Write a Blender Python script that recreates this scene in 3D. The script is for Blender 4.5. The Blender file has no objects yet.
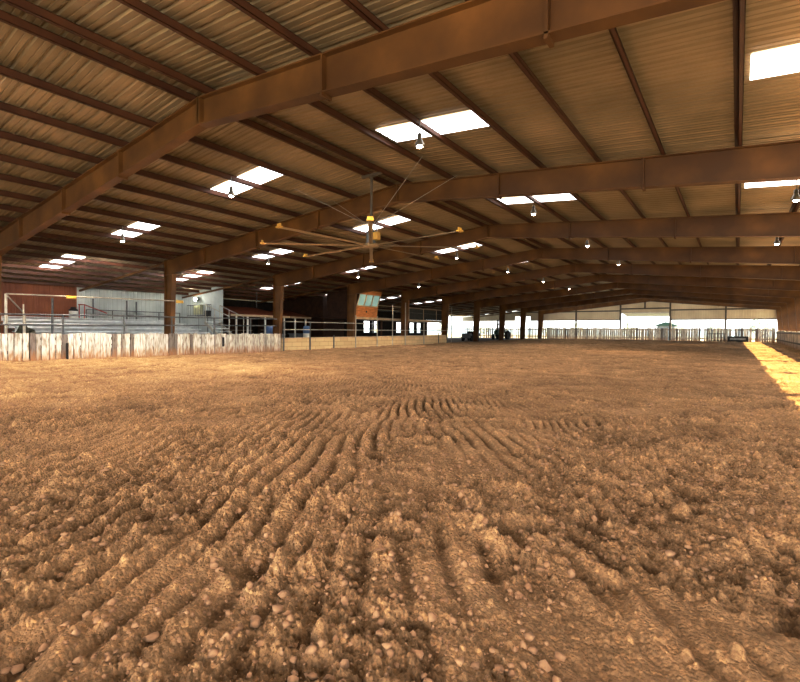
import bpy, math, random
import numpy as np
from mathutils import Vector, Matrix

random.seed(7)
SC = bpy.context.scene
COL = SC.collection
PI = math.pi

# ------------------------------------------------------------------ layout
XR = -10.06                 # ridge line
HALF = 15.65                # ridge to column line, grandstand side
HR = 14.60                  # ridge to column line, sunlit side
BAY, Y1 = 7.6, 6.108        # frame spacing, first frame in view
YEND = Y1 + 9 * BAY         # gable end
EYE = 1.3473
SLOPE = 0.088
def FY(n): return Y1 + BAY * (n - 1)
def sheet_z(x): return 6.86 - SLOPE * abs(x - XR)
def rafter_top(x): return 6.655 - SLOPE * abs(x - XR)
def rafter_bot(x): return 6.03 - 0.105 * abs(x - XR)
def rise(y):
    t = np.clip((np.asarray(y, dtype=float) - 16.0) / 58.0, 0, 1)
    return 0.55 * t ** 1.1
def gz(y): return float(rise(y))

# ------------------------------------------------------------------ materials
def new_mat(name):
    m = bpy.data.materials.new(name); m.use_nodes = True
    nt = m.node_tree
    b = nt.nodes['Principled BSDF']
    return m, nt, b
def N(nt, t, **kw):
    n = nt.nodes.new(t)
    for k, v in kw.items(): setattr(n, k, v)
    return n
def ramp(nt, stops):
    r = N(nt, 'ShaderNodeValToRGB')
    e = r.color_ramp.elements
    while len(e) < len(stops): e.new(0.5)
    for i, (p, c) in enumerate(stops):
        e[i].position = p; e[i].color = (*c, 1)
    return r
def noisy(name, c1, c2, scale=3.0, rough=0.7, metal=0.0, bump=0.0, detail=5, c3=None, stretch=(1, 1, 1), lo=.35, hi=.68):
    m, nt, b = new_mat(name)
    tc = N(nt, 'ShaderNodeTexCoord'); mp = N(nt, 'ShaderNodeMapping')
    mp.inputs['Scale'].default_value = stretch
    nz = N(nt, 'ShaderNodeTexNoise'); nz.inputs['Scale'].default_value = scale; nz.inputs['Detail'].default_value = detail
    nt.links.new(tc.outputs['Object'], mp.inputs['Vector']); nt.links.new(mp.outputs['Vector'], nz.inputs['Vector'])
    st = [(lo, c1), (hi, c2)] if c3 is None else [(lo, c1), ((lo + hi) / 2, c3), (hi, c2)]
    r = ramp(nt, st)
    nt.links.new(nz.outputs['Fac'], r.inputs['Fac']); nt.links.new(r.outputs['Color'], b.inputs['Base Color'])
    b.inputs['Roughness'].default_value = rough; b.inputs['Metallic'].default_value = metal
    if bump:
        bp = N(nt, 'ShaderNodeBump'); bp.inputs['Strength'].default_value = bump; bp.inputs['Distance'].default_value = 0.02
        nt.links.new(nz.outputs['Fac'], bp.inputs['Height']); nt.links.new(bp.outputs['Normal'], b.inputs['Normal'])
    return m
def emit(name, col, s):
    m, nt, b = new_mat(name)
    b.inputs['Base Color'].default_value = (*col, 1)
    b.inputs['Emission Color'].default_value = (*col, 1)
    b.inputs['Emission Strength'].default_value = s
    return m

M = {}
M['steel'] = noisy('rust_primer_steel', (.115, .046, .012), (.265, .118, .028), .8, .5, 0, 0, 8, (.175, .074, .018))
M['purlin'] = noisy('rust_primer_purlin', (.085, .028, .014), (.145, .052, .022), 1.2, .5, 0, 0, 4)
M['sheet'] = noisy('unpainted_roof_sheet', (.34, .26, .15), (.52, .41, .255), .45, .36, .35, 0, 6, None, (1, 1, 1))
M['cream'] = noisy('cream_siding', (.72, .65, .52), (.85, .79, .66), .6, .55)
M['white_sheet'] = noisy('white_siding', (.52, .56, .56), (.72, .76, .76), .5, .5)
M['red_sheet'] = noisy('barn_red_siding', (.22, .065, .028), (.36, .12, .05), .8, .6)
M['girt'] = noisy('grey_brown_girt', (.10, .08, .06), (.17, .14, .11), 3, .6)
M['sky_panel'] = emit('translucent_skylight', (.93, .97, 1.0), 2.6)
M['bulb'] = emit('lamp_glow', (1.0, .93, .80), 40.0)
M['lamp'] = noisy('lamp_housing', (.25, .24, .22), (.40, .39, .36), 6, .4, .6)
M['pipe'] = noisy('grey_pipe', (.10, .105, .11), (.20, .20, .20), 5, .5, .3)
M['pale_pipe'] = noisy('pale_galvanised_pipe', (.45, .42, .36), (.62, .58, .50), 5, .45, .3)
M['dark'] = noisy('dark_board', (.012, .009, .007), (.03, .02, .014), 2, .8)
M['alu'] = noisy('aluminium_bench', (.68, .71, .72), (.88, .90, .90), 3, .45, 0)
M['red_roof'] = noisy('rust_red_roof', (.20, .045, .02), (.33, .09, .04), 2, .6)
M['brown_wood'] = noisy('dark_brown_board', (.045, .018, .009), (.09, .038, .018), 3, .7, 0, 0, 5, None, (1, 6, 1))
M['tan_wood'] = noisy('orange_plywood', (.48, .19, .055), (.70, .32, .10), 2, .5, 0, 0, 5, None, (1, 1, 5))
M['fascia'] = noisy('pale_fascia', (.50, .38, .24), (.66, .52, .36), 2, .6)
M['white'] = noisy('white_paint', (.70, .70, .68), (.82, .82, .80), 3, .4)
M['blue'] = noisy('blue_plastic', (.10, .19, .42), (.16, .27, .52), 3, .4)
M['yellow'] = noisy('yellow_plastic', (.62, .40, .07), (.74, .50, .12), 3, .4)
M['fan_alu'] = noisy('warm_aluminium_blade', (.45, .34, .20), (.58, .45, .28), 3, .35, .4)
M['black'] = noisy('black_rubber', (.012, .012, .013), (.03, .03, .03), 4, .7)
M['gun'] = noisy('grey_machine_paint', (.16, .18, .20), (.26, .28, .30), 3, .4)
M['green'] = noisy('dark_green_paint', (.025, .07, .05), (.05, .11, .08), 3, .4)
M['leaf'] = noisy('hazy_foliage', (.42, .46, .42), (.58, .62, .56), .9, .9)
M['bark'] = noisy('grey_bark', (.16, .13, .10), (.25, .21, .17), 3, .9)
M['red_pipe'] = noisy('red_painted_pipe', (.40, .05, .035), (.52, .09, .06), 4, .5)
M['olive'] = noisy('olive_canvas', (.05, .055, .03), (.12, .11, .07), 4, .9)

def glass_mat():
    m, nt, b = new_mat('booth_glass')
    b.inputs['Base Color'].default_value = (.42, .60, .58, 1)
    b.inputs['Roughness'].default_value = .08
    b.inputs['Metallic'].default_value = 0
    b.inputs['Transmission Weight'].default_value = .55
    b.inputs['Emission Color'].default_value = (.55, .72, .68, 1)
    b.inputs['Emission Strength'].default_value = .22      # glow added to the pane itself to brighten the window
    return m
M['glass'] = glass_mat()

def plank_mat():
    m, nt, b = new_mat('weathered_white_plank')
    g = N(nt, 'ShaderNodeNewGeometry')
    tc = N(nt, 'ShaderNodeTexCoord')
    r = ramp(nt, [(0, (.20, .17, .15)), (.10, (.34, .31, .28)), (.2, (.60, .58, .53)), (.7, (.76, .73, .67)), (1, (.86, .83, .77))])
    nt.links.new(g.outputs['Random Per Island'], r.inputs['Fac'])
    mp = N(nt, 'ShaderNodeMapping'); mp.inputs['Scale'].default_value = (7, 7, 1.2)
    nz = N(nt, 'ShaderNodeTexNoise'); nz.inputs['Scale'].default_value = 2.2; nz.inputs['Detail'].default_value = 6
    nt.links.new(tc.outputs['Object'], mp.inputs['Vector']); nt.links.new(mp.outputs['Vector'], nz.inputs['Vector'])
    st = ramp(nt, [(.34, (.34, .26, .19)), (.55, (1, 1, 1))])
    nt.links.new(nz.outputs['Fac'], st.inputs['Fac'])
    mul = N(nt, 'ShaderNodeMix', data_type='RGBA', blend_type='MULTIPLY'); mul.inputs['Factor'].default_value = .75
    nt.links.new(r.outputs['Color'], mul.inputs['A']); nt.links.new(st.outputs['Color'], mul.inputs['B'])
    # splashed dirt along the bottom of the boards
    at = N(nt, 'ShaderNodeAttribute'); at.attribute_name = 'foot'
    add = N(nt, 'ShaderNodeMath', operation='MULTIPLY_ADD'); add.inputs[1].default_value = .5; 
    nt.links.new(nz.outputs['Fac'], add.inputs[0]); nt.links.new(at.outputs['Fac'], add.inputs[2])
    dr = ramp(nt, [(.26, (.9, .9, .9)), (.62, (0, 0, 0))])
    nt.links.new(add.outputs[0], dr.inputs['Fac'])
    mx = N(nt, 'ShaderNodeMix', data_type='RGBA'); mx.inputs['B'].default_value = (.46, .24, .10, 1)
    nt.links.new(dr.outputs['Color'], mx.inputs['Factor']); nt.links.new(mul.outputs['Result'], mx.inputs['A'])
    nt.links.new(mx.outputs['Result'], b.inputs['Base Color'])
    b.inputs['Roughness'].default_value = .85
    return m
M['plank'] = plank_mat()

def block_mat():
    m, nt, b = new_mat('cream_block')
    tc = N(nt, 'ShaderNodeTexCoord')
    sx = N(nt, 'ShaderNodeSeparateXYZ'); cx = N(nt, 'ShaderNodeCombineXYZ')
    nt.links.new(tc.outputs['Object'], sx.inputs[0]); nt.links.new(sx.outputs['Y'], cx.inputs['X']); nt.links.new(sx.outputs['Z'], cx.inputs['Y'])
    br = N(nt, 'ShaderNodeTexBrick')
    br.inputs['Color1'].default_value = (.70, .56, .34, 1); br.inputs['Color2'].default_value = (.62, .48, .28, 1)
    br.inputs['Mortar'].default_value = (.42, .31, .18, 1); br.inputs['Scale'].default_value = 1
    br.inputs['Brick Width'].default_value = .9; br.inputs['Row Height'].default_value = .3; br.inputs['Mortar Size'].default_value = .012
    nt.links.new(cx.outputs[0], br.inputs['Vector']); nt.links.new(br.outputs['Color'], b.inputs['Base Color'])
    b.inputs['Roughness'].default_value = .9
    return m
M['block'] = block_mat()

def dirt_mat():
    m, nt, b = new_mat('reddish_arena_dirt')
    tc = N(nt, 'ShaderNodeTexCoord')
    def nz(s, d, r=.6):
        n = N(nt, 'ShaderNodeTexNoise'); n.inputs['Scale'].default_value = s; n.inputs['Detail'].default_value = d; n.inputs['Roughness'].default_value = r
        nt.links.new(tc.outputs['Object'], n.inputs['Vector']); return n
    a = nz(1.1, 8, .65); f = nz(38, 6, .7); big = nz(.16, 3)
    at = N(nt, 'ShaderNodeAttribute'); at.attribute_name = 'relief_shade'      # relief shade painted into the colour: pale crests and crumbs, dark troughs
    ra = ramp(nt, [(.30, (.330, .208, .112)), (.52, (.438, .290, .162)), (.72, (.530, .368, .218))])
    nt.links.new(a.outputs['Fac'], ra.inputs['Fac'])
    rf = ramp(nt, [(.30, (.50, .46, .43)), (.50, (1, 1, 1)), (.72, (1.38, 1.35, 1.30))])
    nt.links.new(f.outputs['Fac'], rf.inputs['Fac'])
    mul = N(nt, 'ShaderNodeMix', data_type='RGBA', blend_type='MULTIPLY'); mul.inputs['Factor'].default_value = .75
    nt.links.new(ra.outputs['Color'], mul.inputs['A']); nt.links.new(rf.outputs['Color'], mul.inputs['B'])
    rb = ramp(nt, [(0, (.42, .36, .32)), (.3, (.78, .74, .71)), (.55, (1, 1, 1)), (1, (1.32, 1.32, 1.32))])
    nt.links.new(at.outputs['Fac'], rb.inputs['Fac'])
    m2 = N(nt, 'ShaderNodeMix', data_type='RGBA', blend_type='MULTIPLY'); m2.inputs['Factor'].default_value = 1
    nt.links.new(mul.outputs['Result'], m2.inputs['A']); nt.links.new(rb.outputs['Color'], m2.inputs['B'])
    rg = ramp(nt, [(.35, (.88, .86, .84)), (.65, (1.10, 1.10, 1.08))])
    nt.links.new(big.outputs['Fac'], rg.inputs['Fac'])
    m3 = N(nt, 'ShaderNodeMix', data_type='RGBA', blend_type='MULTIPLY'); m3.inputs['Factor'].default_value = 1
    nt.links.new(m2.outputs['Result'], m3.inputs['A']); nt.links.new(rg.outputs['Color'], m3.inputs['B'])
    nt.links.new(m3.outputs['Result'], b.inputs['Base Color'])
    b.inputs['Roughness'].default_value = .95
    b.inputs['Specular IOR Level'].default_value = .15
    vo = N(nt, 'ShaderNodeTexVoronoi'); vo.inputs['Scale'].default_value = 52; vo.inputs['Randomness'].default_value = 1
    nt.links.new(tc.outputs['Object'], vo.inputs['Vector'])
    sc_ = N(nt, 'ShaderNodeSeparateColor'); nt.links.new(vo.outputs['Color'], sc_.inputs[0])
    rv = ramp(nt, [(.0, (.80, .78, .76)), (.6, (1, 1, 1)), (.86, (1.06, 1.06, 1.05)), (.93, (1.42, 1.42, 1.40))])
    nt.links.new(sc_.outputs[0], rv.inputs['Fac'])
    m4 = N(nt, 'ShaderNodeMix', data_type='RGBA', blend_type='MULTIPLY'); m4.inputs['Factor'].default_value = .8
    nt.links.new(m3.outputs['Result'], m4.inputs['A']); nt.links.new(rv.outputs['Color'], m4.inputs['B'])
    nt.links.new(m4.outputs['Result'], b.inputs['Base Color'])
    hs = N(nt, 'ShaderNodeMath', operation='MULTIPLY_ADD'); hs.inputs[1].default_value = -.9
    nt.links.new(vo.outputs['Distance'], hs.inputs[0]); nt.links.new(f.outputs['Fac'], hs.inputs[2])
    bp = N(nt, 'ShaderNodeBump'); bp.inputs['Strength'].default_value = 1; bp.inputs['Distance'].default_value = .018
    nt.links.new(hs.outputs[0], bp.inputs['Height']); nt.links.new(bp.outputs['Normal'], b.inputs['Normal'])
    return m
M['dirt'] = dirt_mat()
M['clod'] = noisy('dry_dirt_clod', (.34, .205, .115), (.52, .345, .21), 14, .95, 0, .6)
M['land'] = noisy('pale_dry_grass', (.34, .30, .20), (.48, .44, .32), .12, .95)
M['slab'] = noisy('packed_grey_ground', (.20, .15, .11), (.30, .24, .18), .5, .95)

# ------------------------------------------------------------------ mesh builder
class MB:
    def __init__(s): s.v = []; s.f = []; s.attr = []
    def add(s, vs, fs):
        o = len(s.v); s.v += [tuple(v) for v in vs]; s.f += [tuple(i + o for i in f) for f in fs]; return s
    def box(s, x0, x1, y0, y1, z0, z1):
        vs = [(x, y, z) for z in (z0, z1) for y in (y0, y1) for x in (x0, x1)]
        return s.add(vs, [(0, 2, 3, 1), (4, 5, 7, 6), (0, 1, 5, 4), (2, 6, 7, 3), (0, 4, 6, 2), (1, 3, 7, 5)])
    def bevbox(s, x0, x1, y0, y1, z0, z1, b):
        # box with chamfered edges
        pts = []
        for sx in (0, 1):
            for sy in (0, 1):
                for sz in (0, 1):
                    X, Y, Z = (x0, x1)[sx], (y0, y1)[sy], (z0, z1)[sz]
                    dx, dy, dz = (b, -b)[sx], (b, -b)[sy], (b, -b)[sz]
                    pts += [(X, Y + dy, Z + dz), (X + dx, Y, Z + dz), (X + dx, Y + dy, Z)]
        import bmesh
        bm = bmesh.new()
        for p in pts: bm.verts.new(p)
        bmesh.ops.convex_hull(bm, input=bm.verts)
        bm.verts.index_update()
        s.add([v.co[:] for v in bm.verts], [[v.index for v in f.verts] for f in bm.faces]); bm.free(); return s
    def bar(s, p, q, w, h, up=(0, 0, 1)):
        p, q = Vector(p), Vector(q); d = (q - p).normalized(); u = Vector(up)
        if abs(d.dot(u)) > .98: u = Vector((1, 0, 0))
        r = d.cross(u).normalized() * (w / 2); u = r.cross(d).normalized() * (h / 2)
        vs = [p - r - u, p + r - u, p + r + u, p - r + u, q - r - u, q + r - u, q + r + u, q - r + u]
        return s.add(vs, [(3, 2, 1, 0), (4, 5, 6, 7), (0, 1, 5, 4), (1, 2, 6, 5), (2, 3, 7, 6), (3, 0, 4, 7)])
    def tube(s, pts, rad, n=8, cap=True):
        pts = [Vector(p) for p in pts]; rings = []
        if not isinstance(rad, (list, tuple)): rad = [rad] * len(pts)
        for i, p in enumerate(pts):
            d = (pts[min(i + 1, len(pts) - 1)] - pts[max(i - 1, 0)]).normalized()
            u = Vector((0, 0, 1)) if abs(d.z) < .95 else Vector((1, 0, 0))
            a = d.cross(u).normalized(); c = a.cross(d)
            rings.append([p + (a * math.cos(2 * PI * k / n) + c * math.sin(2 * PI * k / n)) * rad[i] for k in range(n)])
        vs = [v for r in rings for v in r]; fs = []
        for i in range(len(pts) - 1):
            for k in range(n):
                k2 = (k + 1) % n
                fs.append((i * n + k, i * n + k2, (i + 1) * n + k2, (i + 1) * n + k))
        if cap:
            fs.append(tuple(range(n - 1, -1, -1))); fs.append(tuple((len(pts) - 1) * n + k for k in range(n)))
        return s.add(vs, fs)
    def lathe(s, c, prof, n=20, axis='z'):
        vs = []; fs = []
        for r, z in prof:
            for k in range(n):
                a = 2 * PI * k / n
                if axis == 'z': vs.append((c[0] + r * math.cos(a), c[1] + r * math.sin(a), c[2] + z))
                elif axis == 'x': vs.append((c[0] + z, c[1] + r * math.cos(a), c[2] + r * math.sin(a)))
                else: vs.append((c[0] + r * math.cos(a), c[1] + z, c[2] + r * math.sin(a)))
        for i in range(len(prof) - 1):
            for k in range(n):
                k2 = (k + 1) % n
                fs.append((i * n + k, i * n + k2, (i + 1) * n + k2, (i + 1) * n + k))
        fs.append(tuple(range(n - 1, -1, -1))); fs.append(tuple((len(prof) - 1) * n + k for k in range(n)))
        return s.add(vs, fs)
    def prism_xz(s, poly, y0, y1):
        n = len(poly); vs = [(x, y0, z) for x, z in poly] + [(x, y1, z) for x, z in poly]
        fs = [tuple(range(n)), tuple(range(2 * n - 1, n - 1, -1))]
        for i in range(n):
            j = (i + 1) % n; fs.append((i, i + n, j + n, j))
        return s.add(vs, fs)
    def prism_yz(s, poly, x0, x1):
        n = len(poly); vs = [(x0, y, z) for y, z in poly] + [(x1, y, z) for y, z in poly]
        fs = [tuple(range(n - 1, -1, -1)), tuple(range(n, 2 * n))]
        for i in range(n):
            j = (i + 1) % n; fs.append((i, j, j + n, i + n))
        return s.add(vs, fs)
    def build(s, name, mat, parent=None, smooth=False):
        org = WORLD.get(parent.name, Vector((0, 0, 0))) if parent else Vector((0, 0, 0))
        me = bpy.data.meshes.new(name)
        me.from_pydata([(v[0] - org.x, v[1] - org.y, v[2] - org.z) for v in s.v], [], s.f)
        me.materials.append(mat); me.update()
        if smooth:
            for p in me.polygons: p.use_smooth = True
        o = bpy.data.objects.new(name, me); COL.objects.link(o)
        if parent: o.parent = parent
        WORLD[o.name] = Vector(org)
        return o
WORLD = {}

def thing(name, label, cat, loc=(0, 0, 0), group=None):
    o = bpy.data.objects.new(name, None); COL.objects.link(o); o.location = loc
    o.empty_display_size = .2
    WORLD[o.name] = Vector(loc); tag(o, label, cat, group); return o
def tag(o, label, cat, group=None):
    o['label'] = label; o['category'] = cat
    if group: o['group'] = group
    return o
def struct(o): o['kind'] = 'structure'; return o
def dup(root, loc, label, group=None):
    r = root.copy(); COL.objects.link(r); r.location = loc; r['label'] = label
    if group: r['group'] = group
    for ch in list(root.children):
        c = ch.copy(); COL.objects.link(c); c.parent = r
        for g in list(ch.children):
            d = g.copy(); COL.objects.link(d); d.parent = c
    return r
ORD = ['first', 'second', 'third', 'fourth', 'fifth', 'sixth', 'seventh', 'eighth', 'ninth', 'tenth', 'eleventh', 'twelfth']

# ------------------------------------------------------------------ camera
f, yaw, pit, rol = 467.56, .6247, -.019, .0097
fw = Vector((-math.sin(yaw) * math.cos(pit), math.cos(yaw) * math.cos(pit), math.sin(pit)))
rt = Vector((math.cos(yaw), math.sin(yaw), 0)); up = rt.cross(fw)
r2 = rt * math.cos(rol) + up * math.sin(rol); u2 = -rt * math.sin(rol) + up * math.cos(rol)
cam = bpy.data.cameras.new('camera'); co = bpy.data.objects.new('camera', cam); COL.objects.link(co)
cam.sensor_width = 36; cam.lens = f / 800 * 36; cam.clip_end = 1500; cam.clip_start = .05
mw = Matrix.Identity(4)
for i in range(3):
    mw[i][0] = r2[i]; mw[i][1] = u2[i]; mw[i][2] = -fw[i]
mw[0][3], mw[1][3], mw[2][3] = 0, 0, EYE
co.matrix_world = mw
SC.camera = co

# ------------------------------------------------------------------ noise
rng = np.random.default_rng(11)
PERM = rng.random(65536).astype(np.float64)
def _h(ix, iy, s): return PERM[((ix * 73856093) ^ (iy * 19349663) ^ (s * 83492791)) & 65535]
def vn(x, y, s=0):
    ix = np.floor(x).astype(np.int64); iy = np.floor(y).astype(np.int64)
    fx = x - ix; fy = y - iy
    fx = fx * fx * fx * (fx * (fx * 6 - 15) + 10); fy = fy * fy * fy * (fy * (fy * 6 - 15) + 10)
    a = _h(ix, iy, s); b = _h(ix + 1, iy, s); c = _h(ix, iy + 1, s); d = _h(ix + 1, iy + 1, s)
    return (a + (b - a) * fx) * (1 - fy) + (c + (d - c) * fx) * fy - .5
def fbm(x, y, f0, octv, s=0, g=.5):
    r = 0; a = 1
    for o in range(octv):
        r = r + a * vn(x * f0 + 17.3 * o, y * f0 - 9.1 * o, s + o); a *= g; f0 *= 2.03
    return r
def lumps(x, y, cell, prob, rmin, rmax, s, sharp=.5):
    """half-buried round crumbs: height above the base"""
    ix = np.floor(x / cell).astype(np.int64); iy = np.floor(y / cell).astype(np.int64)
    best = np.zeros_like(x)
    for dx in (-1, 0, 1):
        for dy in (-1, 0, 1):
            jx, jy = ix + dx, iy + dy
            on = _h(jx, jy, s) < prob
            cx = (jx + .15 + .7 * _h(jx, jy, s + 1)) * cell; cy = (jy + .15 + .7 * _h(jx, jy, s + 2)) * cell
            r = rmin + (rmax - rmin) * _h(jx, jy, s + 3) ** 2.2
            ax = .75 + .5 * _h(jx, jy, s + 4)
            d2 = ((x - cx) * ax) ** 2 + ((y - cy) / ax) ** 2
            hgt = np.where(on & (d2 < r * r), np.sqrt(np.maximum(1 - d2 / (r * r), 0)) * r, 0)
            best = np.maximum(best, hgt * (sharp + .5))
    return best

VX, VY = -math.sin(yaw), math.cos(yaw)
RUTS = [[(3.5, 14.6), (1.2, 12.0), (-.1, 10.1), (-.62, 9.0), (-1.45, 7.4), (-2.6, 6.2)], [(-18.2, 9.0), (-15.6, 9.6), (-13.2, 10.6), (-11.6, 12.2), (-11.0, 14.5), (-11.8, 18)]]
def dirt_height(x, y):
    """arena surface: harrow rows, hoof pits, crumbs.  returns height, painted relief shade"""
    R = np.hypot(x, y)
    wx = x + .35 * fbm(x, y, .45, 3, 40); wy = y + .35 * fbm(x, y, .45, 3, 50)
    # passes of the drag harrow: rows that gather together ahead, crossed farther out by a sweeping turn
    lat = wx * math.cos(yaw) + wy * math.sin(yaw); v = wx * VX + wy * VY
    n1 = fbm(x, y, .22, 3, 60)
    p1 = (lat - .35) / np.clip(1 - .052 * np.clip(v, -2, 11), .35, 1.2)
    p2 = np.hypot(lat + 2.5, v + 6.0)
    far = np.clip((R - 11.5) / 4.0 + n1 * 1.5, 0, 1)
    def row(p, s_):
        t = p / s_ + .12 * n1
        return np.sin(2 * PI * t) + .38 * np.sin(4 * PI * t + 1.3)
    rows = row(p1, .25) * (1 - far) + row(p2, .30) * far
    broken = np.clip(.80 + 2.1 * fbm(x, y, 1.3, 3, 70), .12, 1.3)
    amp = .0095 + .022 * np.clip((R - 2.0) / 5, 0, 1)
    h = rows * amp * broken
    soft = np.clip(.56 + 2.8 * fbm(x, y, .9, 3, 90), 0, 1)     # fine powder patches vs cloddy patches
    base = (1 - .35 * soft) * .055 * fbm(x, y, 2.1, 5, 9, .56)
    h += .055 * fbm(x, y, .55, 3, 3) + base
    fine = (1 - .80 * soft) * .056 * fbm(x, y, 8.5, 5, 20, .70)
    h += fine
    # hoof pits with raised rims
    pits = np.zeros_like(x)
    for cell, s, pr in ((.70, 200, .32), (1.3, 230, .4)):
        ix = np.floor(x / cell).astype(np.int64); iy = np.floor(y / cell).astype(np.int64)
        for dx in (-1, 0, 1):
            for dy in (-1, 0, 1):
                jx, jy = ix + dx, iy + dy
                on = (_h(jx, jy, s) < pr)
                cx = (jx + .2 + .6 * _h(jx, jy, s + 1)) * cell; cy = (jy + .2 + .6 * _h(jx, jy, s + 2)) * cell
                th = _h(jx, jy, s + 5) * PI
                ex = (x - cx) * np.cos(th) + (y - cy) * np.sin(th); ey = -(x - cx) * np.sin(th) + (y - cy) * np.cos(th)
                r = .07 + .07 * _h(jx, jy, s + 3)
                d = np.sqrt((ex / 1.7) ** 2 + ey ** 2) / r + 5 * fine + 2 * base
                dep = .018 + .030 * _h(jx, jy, s + 4)
                pits += np.where(on, -dep * np.exp(-np.abs(d) ** 3 * .8) + dep * .55 * np.exp(-((d - 1.45) / .34) ** 2), 0)
    h += pits
    # crumbs of several sizes
    cl = np.clip(1.05 - soft * .95 + .9 * fbm(x, y, 3.0, 2, 95), .0, 1)
    det = np.clip(1.4 - R / 26, .25, 1)
    l1 = lumps(x, y, .021, .70, .005, .011, 300) * (.35 + .65 * cl)
    l2 = lumps(x, y, .050, .62, .008, .022, 320) * np.where(cl > .12, 1, .15)
    l3 = lumps(x, y, .12, .42, .014, .046, 340) * np.where(cl > .3, 1, 0)
    c = np.maximum(np.maximum(l1, l2), l3)
    h += c * det
    # ruts left by tyres
    for pts in RUTS:
        d = np.full_like(x, 1e3)
        for (ax, ay), (bx, by) in zip(pts[:-1], pts[1:]):
            t = np.clip(((x - ax) * (bx - ax) + (y - ay) * (by - ay)) / ((bx - ax) ** 2 + (by - ay) ** 2), 0, 1)
            d = np.minimum(d, np.hypot(x - ax - t * (bx - ax), y - ay - t * (by - ay)))
        h += -.055 * np.exp(-(d / .11) ** 2) + .04 * np.exp(-((d - .26) / .12) ** 2)
    relief_shade = np.clip(.44 + rows * .20 * broken + 9 * fine + 5.5 * base + 6 * pits + c * 9 + .12 * (soft - .5), 0, 1)
    return h, relief_shade

# ------------------------------------------------------------------ arena floor
def arena_floor():
    a0 = math.atan2(VY, VX)
    ang = list(np.linspace(-.84, .84, 1150)) + list(np.linspace(.86, 2 * PI - .86, 150))
    ang = np.array(ang) + a0
    rad = np.concatenate([np.array([.15, .5, .9, 1.2, 1.4]), np.exp(np.linspace(math.log(1.55), math.log(36), 880)), np.exp(np.linspace(math.log(36.3), math.log(100), 90))])
    A, R = np.meshgrid(ang, rad)
    X = R * np.cos(A); Y = R * np.sin(A)
    h, relief_shade = dirt_height(X.ravel(), Y.ravel())
    Z = h + rise(Y.ravel())
    Xf, Yf = X.ravel(), Y.ravel()
    nr, na = len(rad), len(ang)
    i, j = np.meshgrid(np.arange(nr - 1), np.arange(na), indexing='ij')
    j2 = (j + 1) % na
    q = np.stack([i * na + j, (i + 1) * na + j, (i + 1) * na + j2, i * na + j2], -1).reshape(-1, 4)
    x0, x1, y0, y1 = -25.3, 4.3, -8.0, 74.35
    Xc = np.clip(Xf, x0, x1); Yc = np.clip(Yf, y0, y1)
    inside = ((Xf > x0) & (Xf < x1) & (Yf > y0) & (Yf < y1))
    keep = inside[q].any(1)
    q = q[keep]
    used = np.unique(q); remap = np.zeros(nr * na, dtype=np.int64); remap[used] = np.arange(len(used))
    q = remap[q]
    co_ = np.stack([Xc[used], Yc[used], Z[used]], -1)
    me = bpy.data.meshes.new('floor')
    me.vertices.add(len(co_)); me.vertices.foreach_set('co', co_.astype(np.float32).ravel())
    me.loops.add(q.size); me.loops.foreach_set('vertex_index', q.astype(np.int32).ravel())
    me.polygons.add(len(q)); me.polygons.foreach_set('loop_start', np.arange(0, q.size, 4, dtype=np.int32))
    me.polygons.foreach_set('loop_total', np.full(len(q), 4, dtype=np.int32))
    me.polygons.foreach_set('use_smooth', np.ones(len(q), dtype=bool))
    me.update(calc_edges=True)
    at = me.attributes.new('relief_shade', 'FLOAT', 'POINT'); at.data.foreach_set('value', relief_shade[used].astype(np.float32))
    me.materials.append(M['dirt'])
    o = bpy.data.objects.new('floor', me); COL.objects.link(o); struct(o)
arena_floor()

def clods():
    """stray lumps lying on the tilled surface"""
    import bmesh
    bm = bmesh.new(); bmesh.ops.create_icosphere(bm, subdivisions=1, radius=1)
    bv = np.array([v.co[:] for v in bm.verts]); bf = np.array([[v.index for v in f_.verts] for f_ in bm.faces]); bm.free()
    n = 15000
    r_ = 1.7 * np.exp(rng.random(n) ** .8 * math.log(16 / 1.7)); a_ = math.atan2(VY, VX) + (rng.random(n) - .5) * 1.9
    x = r_ * np.cos(a_); y = r_ * np.sin(a_)
    dens = fbm(x, y, .8, 3, 90) + .4 * fbm(x, y, 2.5, 2, 33)
    ok = (dens < .16) & (x < 3.5) & (x > -23); x, y, r_ = x[ok], y[ok], r_[ok]; n = len(x)
    h, _ = dirt_height(x, y)
    s = .0035 + .0035 * r_ / 5 + .021 * rng.random(n) ** 5
    V = []; F = []
    for k in range(n):
        sc = s[k] * (1 + .5 * (rng.random(3) - .5))
        w = bv * (1 + .30 * np.sin(bv[:, [1, 2, 0]] * 3.1 + rng.random(3) * 6) + .24 * np.sin(bv[:, [2, 0, 1]] * 5.3 + rng.random(3) * 6))
        t = rng.random() * 6.28; c_, s_ = math.cos(t), math.sin(t)
        p = w * sc; p = np.stack([p[:, 0] * c_ - p[:, 1] * s_, p[:, 0] * s_ + p[:, 1] * c_, p[:, 2] * .8], -1)
        V.append(p + [x[k], y[k], h[k] + rise(y[k]) + s[k] * .25]); F.append(bf + k * len(bv))
    V = np.concatenate(V); F = np.concatenate(F)
    me = bpy.data.meshes.new('dirt_clods')
    me.vertices.add(len(V)); me.vertices.foreach_set('co', V.astype(np.float32).ravel())
    me.loops.add(F.size); me.loops.foreach_set('vertex_index', F.astype(np.int32).ravel())
    me.polygons.add(len(F)); me.polygons.foreach_set('loop_start', np.arange(0, F.size, 3, dtype=np.int32))
    me.polygons.foreach_set('loop_total', np.full(len(F), 3, dtype=np.int32))
    me.update(calc_edges=True); me.materials.append(M['clod'])
    o = bpy.data.objects.new('dirt_clods', me); COL.objects.link(o)
    o['kind'] = 'stuff'; tag(o, 'stray dry crumbs and clods of earth scattered over the arena dirt', 'dirt')
clods()

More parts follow.
